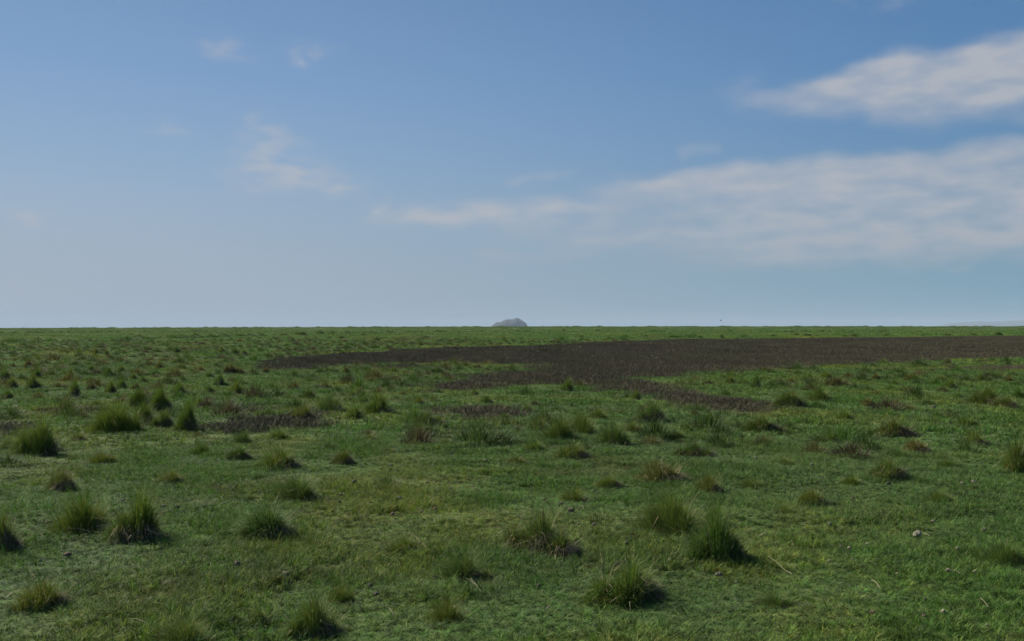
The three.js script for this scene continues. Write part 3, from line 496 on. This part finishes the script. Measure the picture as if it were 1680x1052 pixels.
// ───────────── fallen straws ─────────────
{
  const mats = [[.25, .215, .12], [.19, .17, .10], [.29, .26, .16]].map((c, i) => new THREE.MeshStandardMaterial({ name: 'dry stalk ' + i, color: new THREE.Color().setRGB(...c), roughness: .8 }));
  const stalk = (pts, label, k) => {
    const [bx, bz] = place(pts[0][0], pts[0][1]), base = land(bx, bz);
    const v = pts.map(([px, py], i) => { const [x, z] = place(px, py); return new THREE.Vector3(x - bx, land(x, z) - base + .045 + .006 * Math.sin(i * 2.1), z - bz); });
    const o = new THREE.Mesh(new THREE.TubeGeometry(new THREE.CatmullRomCurve3(v), 14, .0019, 5), mats[k % 3]);
    o.position.set(bx, base, bz);
    tag(o, 'dry_straw', label, 'straw');
  };
  [
    [[[1260, 937], [1272, 944], [1286, 952], [1300, 960]], 'long pale straw on the turf right of the brown hollow tussock'], [[[110, 883], [128, 884], [148, 886]], 'pale straw lying left of the large foreground tussock'],
    [[[772, 957], [780, 966], [789, 975]], 'slanting pale straw right of centre at the bottom, below trailing leaves'], [[[1020, 896], [1034, 897], [1048, 895]], 'straight straw between the dark and the airy tussocks'],
    [[[940, 841], [952, 841], [959, 847]], 'curved yellow straw behind the dark pointed-shadow tussock'], [[[1430, 969], [1437, 975], [1444, 981]], 'short slanting straw on open turf in the right foreground'],
    [[[1608, 998], [1614, 1003], [1622, 1010]], 'short straw near the right edge of the foreground'], [[[1558, 955], [1568, 958], [1576, 962]], 'straw beside a brown clod at right'], [[[1516, 883], [1526, 889]], 'short stalk sticking out beside the largest grey clod'],
    [[[1326, 866], [1340, 865], [1352, 864]], 'thin level straw left of the largest grey clod'], [[[624, 1000], [640, 1002], [660, 996]], 'bent straw near the bottom edge left of centre'], [[[570, 982], [585, 976], [600, 971]], 'long thin straw leaning over the olive tuft'],
    [[[205, 1030], [225, 1031], [246, 1037]], 'thin stalk with its clod near the bottom left'], [[[742, 995], [752, 1010], [764, 1018]], 'bent straw in the thin tussock near the bottom edge'], [[[318, 928], [334, 925], [345, 926], [345, 938]], 'hooked straw near the loose line of crumbs at left'],
    [[[680, 888], [690, 897], [698, 903]], 'slanting straw in the low orange-green tuft'],
  ].forEach(([p, l], i) => stalk(p, l, i));
  // short bits of straw, uncountable
  const B = (seed) => { const b = new Blades(), q = rng(seed); b.blade(0, .02, 0, 0, 1.25, .09, .0036, .25, [1, 1, 1], .3); b.blade(.01, .0, .01, 2, .6, .07, .003, .7, [.8, .8, .8], .9); return b.geometry(); };
  scatter('straw_litter', 'short pale bits of straw strewn over the near turf', 'straw', [B(1)], M.straw, ring(4.3, 24, .3, .6, (x, z) => {
    if (R() > .22 + .6 * smooth(.1, .8, noise(x / 1.1, z / 1.1 + 77))) return null;
    const v = .6 + .7 * R(); return [x, z, .7 + .9 * R(), .7 + .6 * R(), .26 * v, .235 * v, .14 * v];
  }));
  scatter('soil_crumbs', 'tiny crumbs of soil and dung strewn between the grass blades', 'crumbs', [clodShapes[1].clone()], clodMat, ring(4.3, 22, .5, .6, (x, z) => {
    if (R() > .1 + .5 * smooth(.1, .8, noise(x / 1.6 + 15, z / 1.6))) return null;
    const s = .009 + .013 * R(), v = .6 + .8 * R(); return [x, z, s, s, v, v, v];
  }));
}

// ───────────── the island, the far coast and a bird ─────────────
const rockMat = new THREE.MeshStandardMaterial({ name: 'island rock and grass', vertexColors: true, roughness: 1 });
function ridge(cx, dist, table, depth, seed, nx, nz, colorOf) {   // table: [[metres across, height], ...]
  const x0 = table[0][0], x1 = table[table.length - 1][0], pos = [], col = [], idx = [];
  for (let j = 0; j <= nz; j++) for (let i = 0; i <= nx; i++) {
    const x = lerp(x0, x1, i / nx), t = j / nz * 2 - 1, h = along(table, x), bow = Math.sqrt(clamp(1 - Math.pow(Math.abs((x - (x0 + x1) / 2) / ((x1 - x0) / 2)), 3)));
    const z = t * depth * (.25 + .75 * bow), y = h * Math.pow(Math.max(0, 1 - t * t), .62) * (1 + .10 * (1 - Math.abs(1 - 2 * Math.abs(t))) * noise(x / 24 + seed, z / 24)) + (Math.abs(t) < 1 ? 2.5 * noise(x / 9 + seed, z / 9) * smooth(0, 12, h) : 0);
    pos.push(x, Math.max(-1, y), z); col.push(...colorOf(x, y, z));
  }
  for (let j = 0; j < nz; j++) for (let i = 0; i < nx; i++) { const a = j * (nx + 1) + i; idx.push(a, a + nx + 1, a + 1, a + 1, a + nx + 1, a + nx + 2); }
  const g = new THREE.BufferGeometry();
  g.setAttribute('position', new THREE.Float32BufferAttribute(pos, 3)); g.setAttribute('color', new THREE.Float32BufferAttribute(col, 3)); g.setIndex(idx); g.computeVertexNormals();
  const m = new THREE.Mesh(g, rockMat), az = Math.atan((cx - 840) / F);
  m.position.set(Math.sin(az) * dist, 0, -Math.cos(az) * dist); m.rotation.y = -az;
  return m;
}
{
  const k = 8500 / F, P = [[805, 537], [808, 533.5], [811.5, 531], [815.5, 528], [819, 529], [823, 527.5], [828, 525], [834, 524], [840, 524.2], [844, 523], [848, 521.2], [853, 523.5], [858, 527], [863, 530], [865, 533.5], [866, 537]];
  tag(ridge(835.5, 8500, P.map(([x, y]) => [(x - 835.5) * k, (537.2 - y) * k]), 150, 3, 90, 30, (x, y, z) => { const g = smooth(-.3, .4, noise(x / 30, z / 30) + .4 * noise(x / 9, z / 9)); return [lerp(.045, .026, g), lerp(.048, .038, g), lerp(.05, .03, g)]; }), 'island', 'blue-grey humped island on the horizon in the middle', 'island');
  const q = 26000 / F, C = [[1598, 537], [1610, 534.5], [1618, 532], [1630, 531], [1640, 530], [1655, 529.5], [1662, 528], [1672, 530], [1690, 529], [1720, 527], [1790, 525], [1900, 524], [2050, 527], [2200, 537]];
  tag(ridge(1850, 26000, C.map(([x, y]) => [(x - 1850) * q, (537.2 - y) * q]), 260, 9, 160, 16, () => [.075, .09, .06]), 'coast_hills', null, null, null, 'structure');
}
{
  // a gull-like bird in level flight: spindle body, two bent wings, a fan of tail
  const body = new THREE.LatheGeometry([[0, -.2], [.018, -.19], [.032, -.15], [.03, -.115], [.05, -.05], [.055, .03], [.04, .11], [.02, .17], [0, .19]].map(([r, y]) => new THREE.Vector2(r, y)), 12).rotateZ(Math.PI / 2);
  const feathers = (pts) => { const s = new THREE.Shape(pts.map(([x, y]) => new THREE.Vector2(x, y))); return new THREE.ExtrudeGeometry(s, { depth: .012, bevelEnabled: true, bevelSize: .004, bevelThickness: .004, bevelSegments: 1 }).rotateX(-Math.PI / 2); };
  const wing = (s) => { const a = feathers([[-.07, 0], [.09, 0], [.11, .2], [.05, .45], [-.04, .28], [-.08, .12]]); const p = a.attributes.position; for (let i = 0; i < p.count; i++) { const z = -p.getZ(i); p.setXYZ(i, p.getX(i), p.getY(i) + .75 * z * (1 - z * .9), z * s); } a.computeVertexNormals(); return a; };
  const tail = feathers([[.15, -.02], [.15, .02], [.29, .06], [.3, 0], [.29, -.06]]);
  const dark = new THREE.MeshStandardMaterial({ name: 'dark plumage', color: new THREE.Color().setRGB(.05, .05, .055), roughness: .9 });
  const az = Math.atan((1183 - 840) / F), D = 260, o = new THREE.Group();
  for (const [n, g] of [['body', body], ['wing', wing(1)], ['wing', wing(-1)], ['tail', tail]]) { const m = new THREE.Mesh(g, dark); m.name = n; o.add(m); }
  o.position.set(Math.sin(az) * D, EYE + (536.3 - 526.3) * D / F / Math.cos(az), -Math.cos(az) * D); o.rotation.y = 2.7; o.scale.setScalar(1.1);
  tag(o, 'flying_bird', 'tiny dark bird flying low over the horizon right of the island', 'bird');
}

// sea haze
scene.fog = new THREE.FogExp2(new THREE.Color(.69, .85, 1), 5.4e-5);

renderer.render(scene, camera);
